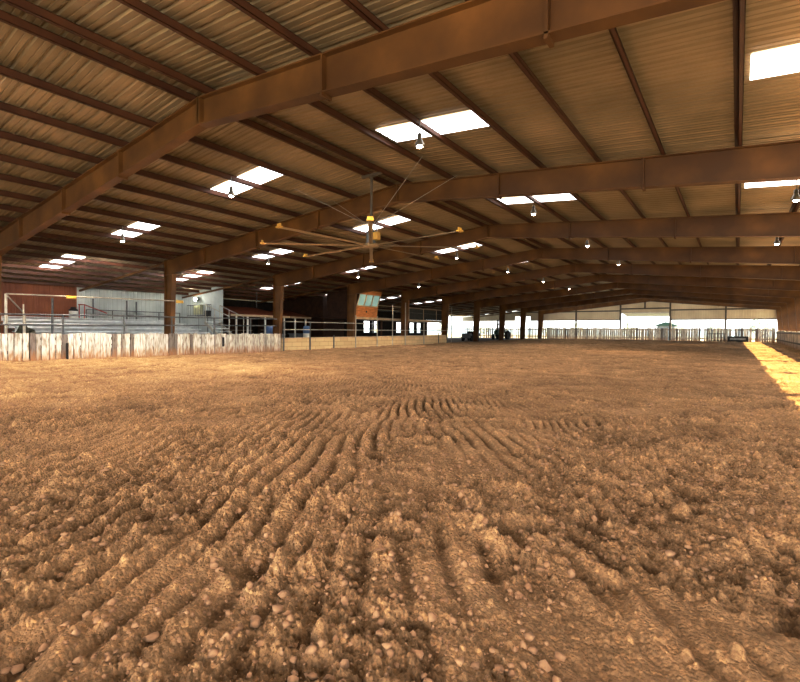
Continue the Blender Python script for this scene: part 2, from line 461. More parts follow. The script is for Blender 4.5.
def terrain():
    xs = [-400, -200, -100, -60, -40.5, -25, -10, 5.0, 20, 60, 150, 400]
    ys = [-60, -20, 0, 10, 16] + list(range(20, 76, 4)) + [76, 90, 120, 200, 500]
    mb = MB()
    mb.v = [(x, y, gz(y) - .16) for y in ys for x in xs]; nx = len(xs)
    mb.f = [(j * nx + i, j * nx + i + 1, (j + 1) * nx + i + 1, (j + 1) * nx + i) for j in range(len(ys) - 1) for i in range(nx - 1)]
    struct(mb.build('ground', M['land']))
    mb = MB()      # packed ground under the side aisle
    ys = [-8, 5, 16] + list(range(20, 76, 4)) + [76]
    mb.v = [(x, y, gz(y) - .03) for y in ys for x in (-40.3, -24.9)]
    mb.f = [(2 * j, 2 * j + 1, 2 * j + 3, 2 * j + 2) for j in range(len(ys) - 1)]
    struct(mb.build('floor_aisle', M['slab']))
terrain()

# ------------------------------------------------------------------ ceiling sheet
def ribs(a0, a1, pitch=.305, h=.04):
    out = []; a = a0
    while a < a1:
        out += [(a, 0), (a + pitch * .30, 0), (a + pitch * .33, h * .3), (a + pitch * .38, h * .3), (a + pitch * .41, 0), (a + pitch * .66, 0), (a + pitch * .76, h), (a + pitch * .88, h), (a + pitch * .98, 0)]
        a += pitch
    out.append((a1, 0)); return [p for p in out if p[0] <= a1]
mb = MB()
xl, xr_ = XR - 30.0, XR + HR + .8
prof = ribs(-9.0, YEND + .15)
for k, (y, h) in enumerate(prof):
    for x in (xl, XR, xr_): mb.v.append((x, y, sheet_z(x) + h))
for k in range(len(prof) - 1):
    for i in (0, 1):
        a = k * 3 + i; mb.f.append((a, a + 1, a + 4, a + 3))
struct(mb.build('ceiling', M['sheet']))

# ------------------------------------------------------------------ portal frames
def frame_thing(n, label):
    t = thing('steel_frame', label, 'frame', (XR, FY(n), gz(FY(n))))
    y = FY(n); g = gz(y)
    def rafter(sg):
        hw = HALF + .45 if sg < 0 else HR + .38; hi = HALF - .38 if sg < 0 else HR - .66
        x0, x1 = XR, XR + sg * hw; xi = XR + sg * hi
        m = MB()
        m.prism_xz([(x0, rafter_bot(x0)), (xi, rafter_bot(xi)), (xi, rafter_top(xi)), (x0, rafter_top(x0))], y - .008, y + .008)
        for fn, o, xe in ((rafter_top, -.012, x1), (rafter_bot, .012, xi)):
            m.bar((x0, y, fn(x0) + o), (xe, y, fn(xe) + o), .25, .024)
        r = m.build('rafter', M['steel'], t)
        for dx in (.02, 3.95, 8.0, 12.2):
            x = XR + sg * dx; s_ = MB()
            w = .02 if dx > .1 else .04
            s_.box(x - w, x + w, y - .12, y + .12, rafter_bot(x) + .02, rafter_top(x) - .02)
            if dx > 3 and dx < 9:      # bolted splice: end plate hangs a little below the flange
                s_.box(x - .03, x + .03, y - .125, y + .125, rafter_bot(x) - .06, rafter_bot(x) + .03)
            s_.build('stiffener_plate', M['steel'], r)
    def column(sg):
        xo, xb, xt = (XR + sg * h_ for h_ in ((HALF + .45, HALF - .10, HALF - .38) if sg < 0 else (HR + .38, HR - .30, HR - .66)))
        zt = rafter_bot(xt); m = MB()
        m.prism_xz([(xb, g - .1), (xo, g - .1), (xo, rafter_top(xo) - .03), (xt, rafter_top(xt) - .03), (xt, zt)], y - .008, y + .008)
        m.bar((xo, y, g - .1), (xo, y, rafter_top(xo) - .03), .024, .25, (0, 1, 0))
        m.bar((xb, y, g - .1), (xt, y, zt + .02), .024, .25, (0, 1, 0))
        m.box(min(xt, xo), max(xt, xo), y - .12, y + .12, zt - .012, zt + .012)
        m.build('column', M['steel'], t)
        b = MB().box(min(xb, xo) - .06, max(xb, xo) + .06, y - .16, y + .16, g - .12, g + .02)
        b.build('base_plate', M['steel'], t)
    rafter(-1); rafter(1); column(-1); column(1)
    xo, xe = XR - HALF - .45, XR - 28.0     # thin beam of the side aisle
    m = MB(); m.bar((xo, y, rafter_top(xo) - .12), (xe, y, rafter_top(xe) - .12), .10, .12)
    m.build('aisle_beam', M['steel'], t)
    for sg in (-1, 1):                     # flange braces: thin rods from the purlins to the bottom flange
        for k in ((1, 3, 5, 7) if n < 4 else ()):
            dx = 2.12 + 1.575 * k; x = XR + sg * dx; xx = XR + sg * (dx + .12)
            MB().bar((x, y + .55, rafter_top(x) + .1), (xx, y + .03, rafter_bot(xx) + .02), .03, .03).build('flange_brace', M['purlin'], t)
    return t
where = ['nearest the camera, crossing the top of the view', 'with its column behind the plank fence', 'its column where the plank fence ends',
         'column hidden by the announcer booth', 'column rising through the raised viewing deck', 'column where the low block wall ends',
         'just past the deck end', 'last but two before the far end', 'last but one before the far end', 'standing against the cream far end wall']
for n in range(1, 11):
    frame_thing(n, 'rust-brown portal frame, %s from the camera, %s' % (ORD[n - 1], where[n - 1]) if n > 1 else 'rust-brown steel portal frame ' + where[0])

# ------------------------------------------------------------------ purlins
def purlin(dx, label):
    x = XR + dx; sg = 1 if dx > 0 else -1
    zb = rafter_top(x) + .002; zt = sheet_z(x) - .006
    o = thing_mesh = MB()
    o.box(x - .007, x + .007, -8.5, YEND + .05, zb, zt)
    o.box(x - .007, x + .075, -8.5, YEND + .05, zb, zb + .012)
    o.box(x - .075, x + .007, -8.5, YEND + .05, zt - .012, zt)
    o.box(x - .075, x - .065, -8.5, YEND + .05, zt - .035, zt)
    o.box(x + .065, x + .075, -8.5, YEND + .05, zb, zb + .035)
    tag(o.build('roof_purlin', M['purlin']), label, 'purlin', 'roof purlins')
offs = [2.12 + 1.575 * k for k in range(9)]
for sg, nm in ((1, 'sunlit-strip'), (-1, 'grandstand')):
    purlin(sg * .32, 'rust-brown ridge purlin of the close pair, the one on the %s side' % nm)
    for k, d in enumerate(offs[:8] if sg > 0 else offs):
        purlin(sg * d, 'rust-brown roof purlin, %s from the ridge pair toward the %s side' % (ORD[k], nm))
purlin(HR + .2, 'rust-brown eave strut above the open sunlit side')
purlin(-HALF - .05, 'rust-brown strut over the grandstand columns')
for k in range(7):
    purlin(-(HALF + 1.7 + 1.65 * k), 'rust-brown purlin over the grandstand aisle, %s beyond the columns' % ORD[k])

# ------------------------------------------------------------------ skylights
SK = [(1, 2.12, 5.27, 'inner slope, sunlit side'), (1, 9.995, 13.145, 'outer slope, sunlit side'),
      (-1, 2.12, 5.27, 'inner slope, grandstand side'), (-1, 9.995, 13.145, 'outer slope, grandstand side'), (-1, 18.2, 22.4, 'grandstand aisle roof')]
for n in range(0, 10):
    for sg, d0, d1, nm in SK:
        if n == 0 and not (sg < 0 and d1 < 6): continue
        if n > 6 and d0 > 15: continue
        y0 = FY(n) + 3.48; y1 = y0 + .96
        bay = 'before the first frame' if n == 0 else '%s bay from camera' % ORD[n - 1]
        m = MB(); a, b = XR + sg * (d0 + .16), XR + sg * (d1 - .03)
        p = ribs(y0, y1)
        for y, h in p:
            for x in (min(a, b), max(a, b)): m.v.append((x, y, sheet_z(x) - .034 + h * .3))
        for k in range(len(p) - 1): m.f.append((2 * k, 2 * k + 1, 2 * k + 3, 2 * k + 2))
        o = m.build('skylight_panel', M['sky_panel'])
        tag(o, 'white skylight panel, %s, %s' % (nm, bay), 'skylight', 'roof skylights')

# ------------------------------------------------------------------ high-bay lamps
def lamp_proto():
    t = thing('high_bay_lamp', '', 'lamp', (0, 0, 0), 'high-bay lamps')
    m = MB(); m.tube([(0, 0, .62), (0, 0, .26)], .012, 6); m.build('hanger_rod', M['lamp'], t)
    m = MB(); m.lathe((0, 0, 0), [(.025, .30), (.05, .28), (.055, .16), (.065, .14), (.115, .03), (.125, .0), (.12, -.005)], 16); m.build('lamp_housing', M['lamp'], t, True)
    m = MB(); m.lathe((0, 0, -.01), [(.015, -.04), (.05, -.03), (.075, 0), (.075, .02)], 16); m.build('lamp_bulb', M['bulb'], t, True)
    return t
proto = lamp_proto(); first = True
LAMPS = []
SEEN = {3.9: 5, 11.3: 4, 3.5: 7, 11.2: 5}
for n in range(0, 10):
    for sg, d, nm in ((1, 3.9, 'inner slope, sunlit side'), (1, 11.3, 'outer slope, sunlit side'), (-1, 3.5, 'inner slope, grandstand side'), (-1, 11.2, 'outer slope, grandstand side')):
        if n == 0: 
            LAMPS.append((XR + sg * d, FY(n) + 3.2, n, sg)); continue
        x, y = XR + sg * d, FY(n) + 3.15
        if n >= SEEN[d]: continue
        LAMPS.append((x, y, n, sg))
        lab = 'bright high-bay lamp below the %s, %s bay from camera' % (nm, ORD[n - 1])
        loc = (x, y, sheet_z(x) - .78)
        if first: proto.location = loc; proto['label'] = lab; first = False
        else: dup(proto, loc, lab, 'high-bay lamps')
def light(kind, loc, power, col=(1, .9, .75), name='lamp_light', **kw):
    L = bpy.data.lights.new(name, kind); L.energy = power; L.color = col
    for k, v in kw.items(): setattr(L, k, v)
    o = bpy.data.objects.new(name, L); COL.objects.link(o); o.location = loc; return o
def power(n, sg): return (1150 if sg < 0 else 330) if n <= 1 else 430
for x, y, n, sg in LAMPS:
    light('SPOT', (x, y, sheet_z(x) - .86), power(n, sg), (1, .93, .82), 'high_bay_and_fill_light', shadow_soft_size=.10, spot_size=2.75, spot_blend=.6)

# ------------------------------------------------------------------ ceiling fan
def fan():
    cx, cy, cz = -10.06, 12.23, 4.25
    t = thing('ceiling_fan', 'huge eight-bladed ceiling fan with thin pale blades and yellow tips, hanging from the ridge', 'ceiling fan', (cx, cy, cz))
    m = MB(); m.tube([(cx, cy, cz + .5), (cx, cy, 6.62)], .045, 10); m.box(cx - .4, cx + .4, cy - .06, cy + .06, 6.56, 6.64); m.build('down_rod', M['girt'], t)
    m = MB(); m.lathe((cx, cy, cz), [(.10, .06), (.16, .10), (.16, .42), (.11, .50), (.06, .56)], 18); m.build('motor', M['gun'], t, True)
    m = MB(); m.lathe((cx, cy, cz), [(.05, -.07), (.26, -.05), (.28, 0), (.26, .05), (.10, .07)], 20); m.build('hub', M['fan_alu'], t, True)
    m = MB(); m.bevbox(cx + .10, cx + .34, cy - .12, cy + .10, cz + .16, cz + .42, .02); m.build('drive_box', M['yellow'], t)
    for k in range(8):
        a = math.radians(-51 + 45 * k); d = Vector((math.cos(a), math.sin(a), 0)); s_ = Vector((-d.y, d.x, 0))
        c = Vector((cx, cy, cz)); m = MB(); vs = []
        sec = [(-.075, -.012), (-.02, .014), (.04, .018), (.085, .002), (.04, -.008), (-.03, -.016)]
        for r in (.22, 3.56):
            for u, w in sec: vs.append(c + d * r + s_ * u * .75 + Vector((0, 0, w + u * .12)))
        n = len(sec); m.add(vs, [tuple(range(n)), tuple(range(2 * n - 1, n - 1, -1))] + [(i, i + n, (i + 1) % n + n, (i + 1) % n) for i in range(n)])
        b = m.build('blade', M['fan_alu'], t)
        m = MB(); e = c + d * 3.60
        m.bar(c + d * 3.54, c + d * 3.66, .20, .045); m.bar(e + Vector((0, 0, -.02)), e + Vector((0, 0, .10)), .035, .16, tuple(s_))
        m.build('blade_tip', M['yellow'], b)
    m = MB()
    for sg in (-1, 1):
        for yy in (-1, 1): m.tube([(cx, cy, cz + .62), (cx + sg * 2.7, cy + yy * 1.0, sheet_z(cx + 2.7) - .25)], .008, 5)
    m.build('guy_wire', M['pale_pipe'], t)
fan()

# ------------------------------------------------------------------ ribbed siding walls
def siding(name, mat, p, q, zb, zt, thick=.0, pitch=.30, h=.028, side=1):
    """vertical-rib metal sheet from p to q (xy); zb, zt are functions of the position"""
    p, q = Vector((*p, 0)), Vector((*q, 0)); L = (q - p).length; d = (q - p) / L; nrm = Vector((-d.y, d.x, 0)) * side
    m = MB(); pr = ribs(0, L, pitch, h)
    for a, hh in pr:
        P = p + d * a + nrm * hh
        m.v.append((P.x, P.y, zb(P))); m.v.append((P.x, P.y, zt(P)))
    for k in range(len(pr) - 1): m.f.append((2 * k, 2 * k + 2, 2 * k + 3, 2 * k + 1))
    return struct(m.build(name, mat))
XL, XRT = XR - HALF - .25, XR + HR + .44
def endbot(P):
    if -30.2 < P.x < -27.6: return 4.15
    if -13.9 < P.x < -7.62: return 4.38
    return 3.42
siding('wall_back', M['cream'], (-40.2, YEND + .30), (XRT, YEND + .30), endbot, lambda P: sheet_z(P.x) - .03, pitch=.28)
siding('wall_right', M['cream'], (XRT, -9), (XRT, YEND + .3), lambda P: 3.50 + 1.6 * gz(P.y), lambda P: sheet_z(XRT) - .03)
siding('wall_left', M['red_sheet'], (-38.3, -3), (-38.3, 13.6), lambda P: -.1, lambda P: sheet_z(-38.3) - .015)
siding('wall_left', M['white_sheet'], (-38.3, 13.6), (-38.3, 21.4), lambda P: -.1, lambda P: sheet_z(-38.3) - .015)
siding('wall_partition', M['white_sheet'], (-38.3, 21.42), (-32.4, 21.42), lambda P: -.1, lambda P: sheet_z(P.x) - .015, side=-1)
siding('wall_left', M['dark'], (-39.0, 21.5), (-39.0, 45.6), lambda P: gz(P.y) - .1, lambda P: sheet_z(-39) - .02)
HOLES = [(46.1, 47.3), (47.8, 48.9), (53.2, 55.0), (56.5, 57.6), (58.4, 59.4)]
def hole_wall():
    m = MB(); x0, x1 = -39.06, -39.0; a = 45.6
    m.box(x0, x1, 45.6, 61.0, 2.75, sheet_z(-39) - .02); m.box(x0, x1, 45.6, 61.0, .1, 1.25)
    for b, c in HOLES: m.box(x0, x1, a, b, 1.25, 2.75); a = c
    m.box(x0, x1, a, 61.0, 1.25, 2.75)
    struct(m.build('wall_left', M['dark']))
hole_wall()
# girts and jambs of the gable end
def trim(n, x0, x1, y0, y1, z0, z1, mat='girt'): struct(MB().box(x0, x1, y0, y1, z0, z1).build('trim_%d' % n, M[mat]))
k = 1
for a, b in ((-40, -13.95), (-7.6, XRT)):
    trim(k, a, b, YEND + .13, YEND + .27, 4.70, 4.86); k += 1
trim(k, -13.95, -7.6, YEND + .13, YEND + .27, 4.98, 5.14); k += 1
trim(k, -13.95, -7.6, YEND + .10, YEND + .27, 4.36, 4.56, 'white'); k += 1
for a, b in ((-27.55, -13.95), (-7.6, XRT)):
    trim(k, a, b, YEND + .20, YEND + .27, 3.40, 3.50); k += 1
def end_post(x, label, z0=None):
    y = YEND + .05; m = MB(); g = gz(YEND) - .15 if z0 is None else z0
    zt = rafter_bot(x) + .02
    m.box(x - .006, x + .006, y - .11, y + .11, g, zt); m.box(x - .09, x + .09, y - .122, y - .108, g, zt); m.box(x - .09, x + .09, y + .108, y + .122, g, zt)
    tag(m.build('wall_post', M['girt']), label, 'post')
end_post(-20.25, 'brown steel post in the far end wall between corner column and big doorway')
end_post(-13.95, 'brown steel post at the grandstand side of the far doorway')
end_post(-10.75, 'short brown steel post above the middle of the far doorway', 5.14)
end_post(-7.6, 'brown steel post at the sunlit side of the far doorway')
end_post(-1.27, 'brown steel post in the far end wall, nearest the sunlit strip')
end_post(-33.2, 'brown steel post in the far end wall, beyond the grandstand columns')
t = thing('door_canopy', 'grey canopy jutting outward over the far doorway', 'canopy', (-10.8, YEND + .4, 4.3))
MB().prism_yz([(YEND + .34, 4.50), (YEND + 3.8, 4.12), (YEND + 3.8, 4.04), (YEND + .34, 4.40)], -13.7, -7.7).build('canopy_sheet', M['gun'], t)
m = MB()
for x in (-13.6, -7.8): m.bar((x, YEND + 3.7, gz(80) - .16), (x, YEND + 3.7, 4.06), .08, .08)
m.build('canopy_post', M['pale_pipe'], t)

# ------------------------------------------------------------------ plank fences
def fence(name, label, path, hgt, gap=(.012, .035), wid=(.15, .28), post_every=None, thick=.07, drop=None):
    p0 = path[0]; t = thing(name, label, 'fence', (p0[0], p0[1], gz(p0[1])))
    m = MB(); foot = []
    for (ax, ay), (bx, by) in zip(path[:-1], path[1:]):
        L = math.hypot(bx - ax, by - ay); a = 0; dx, dy = (bx - ax) / L, (by - ay) / L
        while a < L - .05:
            w = min(random.uniform(*wid), L - a); x, y = ax + dx * (a + w / 2), ay + dy * (a + w / 2)
            if not (drop and random.random() < drop):
                g = gz(y); h = hgt * random.uniform(.955, 1.02); th = thick * random.uniform(.7, 1.1); of = random.uniform(-.012, .012)
                cx, cy = x - dy * of, y + dx * of; c = .014
                b0 = len(m.v); sec = [(-w / 2, -th / 2 + c), (-w / 2 + c, -th / 2), (w / 2 - c, -th / 2), (w / 2, -th / 2 + c), (w / 2, th / 2 - c), (w / 2 - c, th / 2), (-w / 2 + c, th / 2), (-w / 2, th / 2 - c)]
                lean = random.uniform(-.012, .012); tops = random.uniform(-.02, .02)
                zs = (-.12, .35, .7, h)
                vs = []
                for zi, z in enumerate(zs):
                    for u, v in sec:
                        uu = u + lean * z; zz = z + (tops * u / w * 2 if zi == 3 else 0)
                        vs.append((cx + dx * uu - dy * v, cy + dy * uu + dx * v, g + zz)); foot.append(max(0, z) / 1.3)
                fs = [tuple(range(7, -1, -1)), tuple(24 + i for i in range(8))]
                for r in range(3):
                    for i in range(8): j = (i + 1) % 8; fs.append((r * 8 + i, r * 8 + j, r * 8 + 8 + j, r * 8 + 8 + i))
                m.add(vs, fs)
            a += w + random.uniform(*gap)
    o = m.build('plank_panel', M['plank'], t)
    at = o.data.attributes.new('foot', 'FLOAT', 'POINT'); at.data.foreach_set('value', foot)
    r = MB()
    for (ax, ay), (bx, by) in zip(path[:-1], path[1:]):
        L = math.hypot(bx - ax, by - ay); dx, dy = (bx - ax) / L, (by - ay) / L
        sgn = -.075
        for z in (.35, hgt - .25):
            r.bar((ax - dy * -sgn, ay + dx * -sgn, gz(ay) + z), (bx - dy * -sgn, by + dx * -sgn, gz(by) + z), .05, .12)
    r.build('back_rail', M['girt'], t)
    return t
fence('plank_fence', 'weathered whitewashed fence of upright planks before the grandstand', [(-24.55, -6.0), (-24.35, 5.5), (-24.12, 9.0), (-24.2, 20.2)], 1.16)
fence('plank_fence', 'weathered plank fence across the far end of the arena', [(-24.6, 74.1), (3.85, 74.1)], 1.72, (.006, .06), (.16, .34), thick=.06, drop=.04)
fence('plank_fence', 'tan plank fence beside the sunlit strip of dirt', [(3.95, -7.5), (3.95, 74.0)], 1.40, (.004, .03), (.18, .34))
fence('plank_fence', 'plank fence outside the far end wall beyond the grandstand columns', [(-40, 75.6), (-25.2, 75.6)], 1.72, (.05, .22), (.14, .3), thick=.05, drop=.12)

# dark steel post set into the plank fence
def post(name, label, x, y, z0, z1, r=.045, mat='pipe', cat='post'):
    m = MB(); m.tube([(x, y, gz(y) + z0), (x, y, gz(y) + z1)], r, 8); m.lathe((x, y, gz(y) + z1), [(r * 1.15, -.02), (r * 1.15, .01), (r * .6, .03)], 8)
    return tag(m.build(name, M[mat]), label, cat)

# pipe rail on top of the plank fence
t = thing('pipe_railing', 'dark two-rail pipe railing above the whitewashed plank fence', 'railing', (-24.35, 8, 0))
def zr(y, a): return a + .013 * y
def fx(y): return float(np.interp(y, [-6, 5.5, 9, 20.2], [-24.55, -24.35, -24.12, -24.2])) - .30
for a in (1.86, 1.42):
    m = MB(); pts = [(fx(y_), y_, zr(y_, a)) for y_ in (-4, 5.5, 9, 20.15)]
    m.tube(pts, .034, 8); m.build('rail', M['pipe'], t)
for y in (2.4, 8.15, 10.7, 13.1, 15.6, 18.1):
    m = MB(); m.tube([(fx(y), y, -.1), (fx(y), y, zr(y, 1.88))], .04, 8); m.build('railing_post', M['pipe'], t)
tag(MB().bevbox(-24.06, -23.99, 8.12, 8.20, -.1, .72, .01).build('timber_stake', M['dark']), 'dark narrow stake standing against the whitewashed planks below the red siding', 'stake')
tag(MB().bevbox(-24.05, -23.99, 15.85, 15.95, .42, .95, .01).build('hanging_bracket', M['dark']), 'dark narrow bracket fixed to the whitewashed planks below the stairs', 'bracket')

# low block wall with pale pipe fence
bw = thing('block_wall', 'low cream block wall running on from the plank fence below the booth', 'wall', (-24.3, 20.35, 0))
wallpath = [(-24.32, 20.4), (-24.75, 29.5), (-25.05, 36.0), (-25.2, 43.4)]
m = MB(); cap = MB()
for (ax, ay), (bx, by) in zip(wallpath[:-1], wallpath[1:]):
    za, zb_ = gz(ay), gz(by); H = .80
    m.add([(ax - .1, ay, za - .15), (ax + .1, ay, za - .15), (ax + .1, ay, za + H), (ax - .1, ay, za + H), (bx - .1, by, zb_ - .15), (bx + .1, by, zb_ - .15), (bx + .1, by, zb_ + H), (bx - .1, by, zb_ + H)],
          [(3, 2, 1, 0), (4, 5, 6, 7), (0, 1, 5, 4), (1, 2, 6, 5), (2, 3, 7, 6), (3, 0, 4, 7)])
    cap.bar((ax, ay, za + H + .03), (bx, by, zb_ + H + .03), .26, .06)
m.build('block_face', M['block'], bw); cap.build('coping', M['fascia'], bw)
pr = thing('pipe_fence', 'grey pipe fence with tall posts standing along the low block wall', 'fence', (-24.2, 20.4, 0))
def wx(y):
    for (ax, ay), (bx, by) in zip(wallpath[:-1], wallpath[1:]):
        if y <= by: return ax + (bx - ax) * (y - ay) / (by - ay) + .16
    return wallpath[-1][0] + .16
for z, ys in ((1.95, (20.4, 24, 28, 30.9)), (1.42, (20.4, 24, 28, 32, 36, 40, 43.4))):
    m = MB(); m.tube([(wx(y), y, gz(y) * .6 + z) for y in ys], .03, 8); m.build('rail', M['pale_pipe'], pr)
for y, h in ((20.45, 1.98), (22.9, 1.98), (25.4, 1.0), (28.0, 2.55), (30.9, 2.55), (33.2, 3.6), (35.3, 3.9), (38.6, 2.3), (41.5, 1.1), (43.3, 1.1)):
    m = MB(); m.tube([(wx(y), y, gz(y) - .1), (wx(y), y, gz(y) + h)], .045, 8); m.build('fence_post', M['pale_pipe'] if h > 2.2 else M['pipe'], pr)

# ------------------------------------------------------------------ overhead cable with yellow signs
t = thing('overhead_pipe_frame', 'pale overhead pipe on a post frame in front of the red siding', 'frame', (-24.9, 6.3, 0))
m = MB(); m.tube([(-24.9, 6.25, 2.80), (-24.95, 13.5, 2.93)], .032, 8); m.build('top_pipe', M['pale_pipe'], t)
for (x, y, z, r) in ((-24.9, 6.25, 2.80, .055), (-25.9, 7.15, 2.02, .05), (-25.1, 6.9, 2.4, .035)):
    m = MB(); m.tube([(x, y, -.05), (x, y, z)], r, 8); m.build('frame_post', M['pale_pipe'], t)
m = MB(); m.tube([(-24.9, 6.25, 2.78), (-25.9, 7.15, 2.02)], .03, 8); m.build('brace', M['pale_pipe'], t)
m = MB(); m.tube([(-25.4, 8.05, 2.76), (-25.4, 8.05, -.05)], .045, 8); m.build('frame_post', M['pipe'], t)
for y, lab in ((8.6, 'small yellow box sign on the overhead pipe before the red siding'), (13.75, 'small yellow box sign beside the column at the pipe end')):
    m = MB(); x = -24.85; z = 2.80 + .018 * (y - 6.3)
    m.bevbox(x - .02, x + .05, y - .20, y + .20, z - .12, z + .04, .012); o = m.build('yellow_sign', M['yellow']); tag(o, lab, 'sign', 'yellow signs')

# ------------------------------------------------------------------ bleachers
t = thing('bleachers', 'white aluminium bleachers in long rows behind the plank fence', 'bleachers', (-32, 14, 0))
bx0, by0, by1 = -29.4, 8.6, 19.6
for k in range(7):
    x = bx0 - 1.05 * k; zs = .72 + .22 * k
    MB().bevbox(x - .16, x + .16, by0, by1, zs, zs + .05, .01).build('seat_plank', M['alu'], t)
    MB().box(x - .72, x - .26, by0, by1, zs - .24, zs - .20).build('foot_plank', M['alu'], t)
    MB().box(x - .20, x - .17, by0, by1, zs - .22, zs - .02).build('riser', M['alu'], t)
m = MB()
for y in np.linspace(by0 + .2, by1 - .2, 7):
    m.bar((bx0 + .2, y, .38), (bx0 - 7.0, y, 1.76), .06, .08)
    for k in range(0, 8, 1):
        x = bx0 - k * 1.0; m.bar((x, y, -.05), (x, y, .42 + .2 * k), .05, .05)
m.build('support_frame', M['girt'], t)
t = thing('guard_railing', 'dark guard railing along the top row of the bleachers', 'railing', (-37.2, 14, 0))
for z in (2.72, 2.40): 
    m = MB(); m.tube([(-37.2, 13.8, z), (-37.2, 20.6, z)], .03, 6); m.build('rail', M['pipe'], t)
for y in (13.8, 15.5, 17.2, 18.9, 20.6): MB().bar((-37.2, y, -.05), (-37.2, y, 2.74), .05, .05).build('railing_post', M['pipe'], t)
for y, z1, lab in ((14.5, 3.55, 'thin dark upright against the white siding, nearest the red siding'), (16.8, 3.55, 'thin dark upright midway along the white siding'), (17.5, 3.5, 'thick dark upright midway along the white siding, second of a close pair')):
    tag(MB().bar((-37.9, y, -.05), (-37.9, y, z1), .07, .07).build('wall_upright', M['pipe']), lab, 'post')
# red stair rail at the near end of the white siding
t = thing('red_handrail', 'red pipe handrail at the bleacher aisle below the white siding', 'handrail', (-36, 13.4, 0))
m = MB(); m.tube([(-37.4, 13.4, 3.05), (-36.7, 13.5, 3.03), (-34.0, 13.8, 2.42)], .035, 8); m.build('rail', M['red_pipe'], t)
for x, y, z in ((-37.3, 13.4, 3.03), (-36.7, 13.5, 3.0)): MB().bar((x, y, -.05), (x, y, z), .05, .05).build('rail_post', M['red_pipe'], t)
# drinks jug on the top row
t = thing('water_jug', 'white cylindrical jug with a dark lid standing at the top of the bleachers', 'jug', (-36.6, 12.9, 0))
m = MB(); m.lathe((-36.9, 12.9, 0), [(.24, -.02), (.24, 1.85), (.26, 1.86), (.26, 2.55), (.22, 2.6)], 18); m.build('jug_body', M['white'], t, True)
m = MB(); m.lathe((-36.9, 12.9, 2.6), [(.27, -.02), (.28, .06), (.16, .14), (.16, .22), (.10, .25)], 18); m.build('lid', M['black'], t, True)
# end rail and stairs beside the partition
t = thing('metal_stairs', 'metal stairs with sloping pale handrail at the far end of the bleachers', 'stairs', (-31, 20.4, 0))
for k in range(8):
    x = -32.6 + k * .42; z = 1.95 - k * .24
    MB().bevbox(x, x + .44, 20.0, 21.2, z, z + .05, .01).build('step', M['alu'], t)
for y in (20.0, 21.2):
    m = MB(); m.bar((-32.6, y, 1.95), (-29.2, y, 0.02), .05, .22); m.build('stringer', M['pale_pipe'], t)
    m = MB(); m.tube([(-32.5, y, 3.28), (-29.5, y, 2.35), (-29.45, y, 1.9)], .034, 8); m.build('handrail', M['pale_pipe'], t)
    for x, zt in ((-32.5, 3.28), (-31.3, 2.9), (-30.4, 2.63), (-29.5, 2.35)):
        zb_ = 1.95 - (x + 32.6) / 3.4 * 1.9; m = MB(); m.tube([(x, y, zb_), (x, y, zt)], .028, 6); m.build('baluster', M['pale_pipe'], t)
t = thing('landing_railing', 'dark barred railing before the white partition wall', 'railing', (-35, 19.9, 0))
for z in (3.35, 2.5):
    m = MB(); m.tube([(-36.6, 20.9, z), (-33.2, 20.9, z)], .03, 6); m.build('rail', M['pipe'], t)
for i in range(15): MB().bar((-36.6 + i * .243, 20.9, -.05 if i % 7 == 0 else 2.5), (-36.6 + i * .243, 20.9, 3.35), .025, .025).build('baluster', M['pipe'], t)
t = thing('speaker_box', 'small black box speaker standing on a pole before the white partition', 'speaker', (-32.9, 20.6, 0))
m = MB(); m.tube([(-33.0, 20.5, -.05), (-33.0, 20.5, 2.45)], .035, 8); m.build('pole', M['pipe'], t)
m = MB(); m.bevbox(-33.22, -32.78, 20.35, 20.65, 2.42, 2.86, .03); m.build('cabinet', M['black'], t)
t = thing('flood_light', 'dazzling white flood light mounted on the white partition wall', 'flood light', (-35.6, 21.3, 3.85))
m = MB(); m.bevbox(-35.80, -35.40, 21.02, 21.22, 3.68, 3.98, .02); m.build('lamp_housing', M['lamp'], t)
m = MB(); m.box(-35.75, -35.45, 20.985, 21.015, 3.72, 3.94); m.build('lamp_glass', emit('flood_glow', (1, .98, .85), 60), t)
m = MB(); m.bar((-35.6, 21.18, 3.83), (-35.6, 21.42, 3.83), .05, .05); m.build('bracket', M['lamp'], t)
t = thing('electrical_cabinet', 'pale yellow-green cabinet below the flood light on the white partition', 'cabinet', (-35.6, 21.3, 2.7))
m = MB(); m.bevbox(-36.1, -35.05, 21.12, 21.37, 2.62, 3.40, .02); m.build('cabinet_body', noisy('pale_cabinet', (.62, .62, .40), (.72, .72, .50), 3), t)
m = MB(); m.box(-36.02, -35.13, 21.105, 21.122, 2.68, 3.34); d = m.build('door', noisy('pale_cabinet_door', (.66, .66, .44), (.76, .76, .54), 3), t)
m = MB(); m.box(-35.22, -35.18, 21.08, 21.11, 2.92, 3.08); m.build('handle', M['lamp'], d)
# heap under the near post frame
def heap(x, y, g, w, d, h, name, lab, mat, cat):
    m = MB(); n = 14; rings = 6; vs = []
    for r in range(rings):
        t_ = r / (rings - 1); rr = math.cos(t_ * PI / 2) ** .7
        for k in range(n):
            a = 2 * PI * k / n; j = 1 + .22 * random.uniform(-1, 1)
            vs.append((x + w * rr * j * math.cos(a), y + d * rr * j * math.sin(a), g + h * math.sin(t_ * PI / 2) * (1 + .15 * random.uniform(-1, 1))))
    fs = [(r * n + k, r * n + (k + 1) % n, (r + 1) * n + (k + 1) % n, (r + 1) * n + k) for r in range(rings - 1) for k in range(n)]
    m.add(vs, fs); o = m.build(name, M[mat]); tag(o, lab, cat); return o
heap(-27.0, 7.5, -.05, .5, .55, 1.5, 'canvas_heap', 'dark olive heap of canvas under the pale pipe frame', 'olive', 'heap')

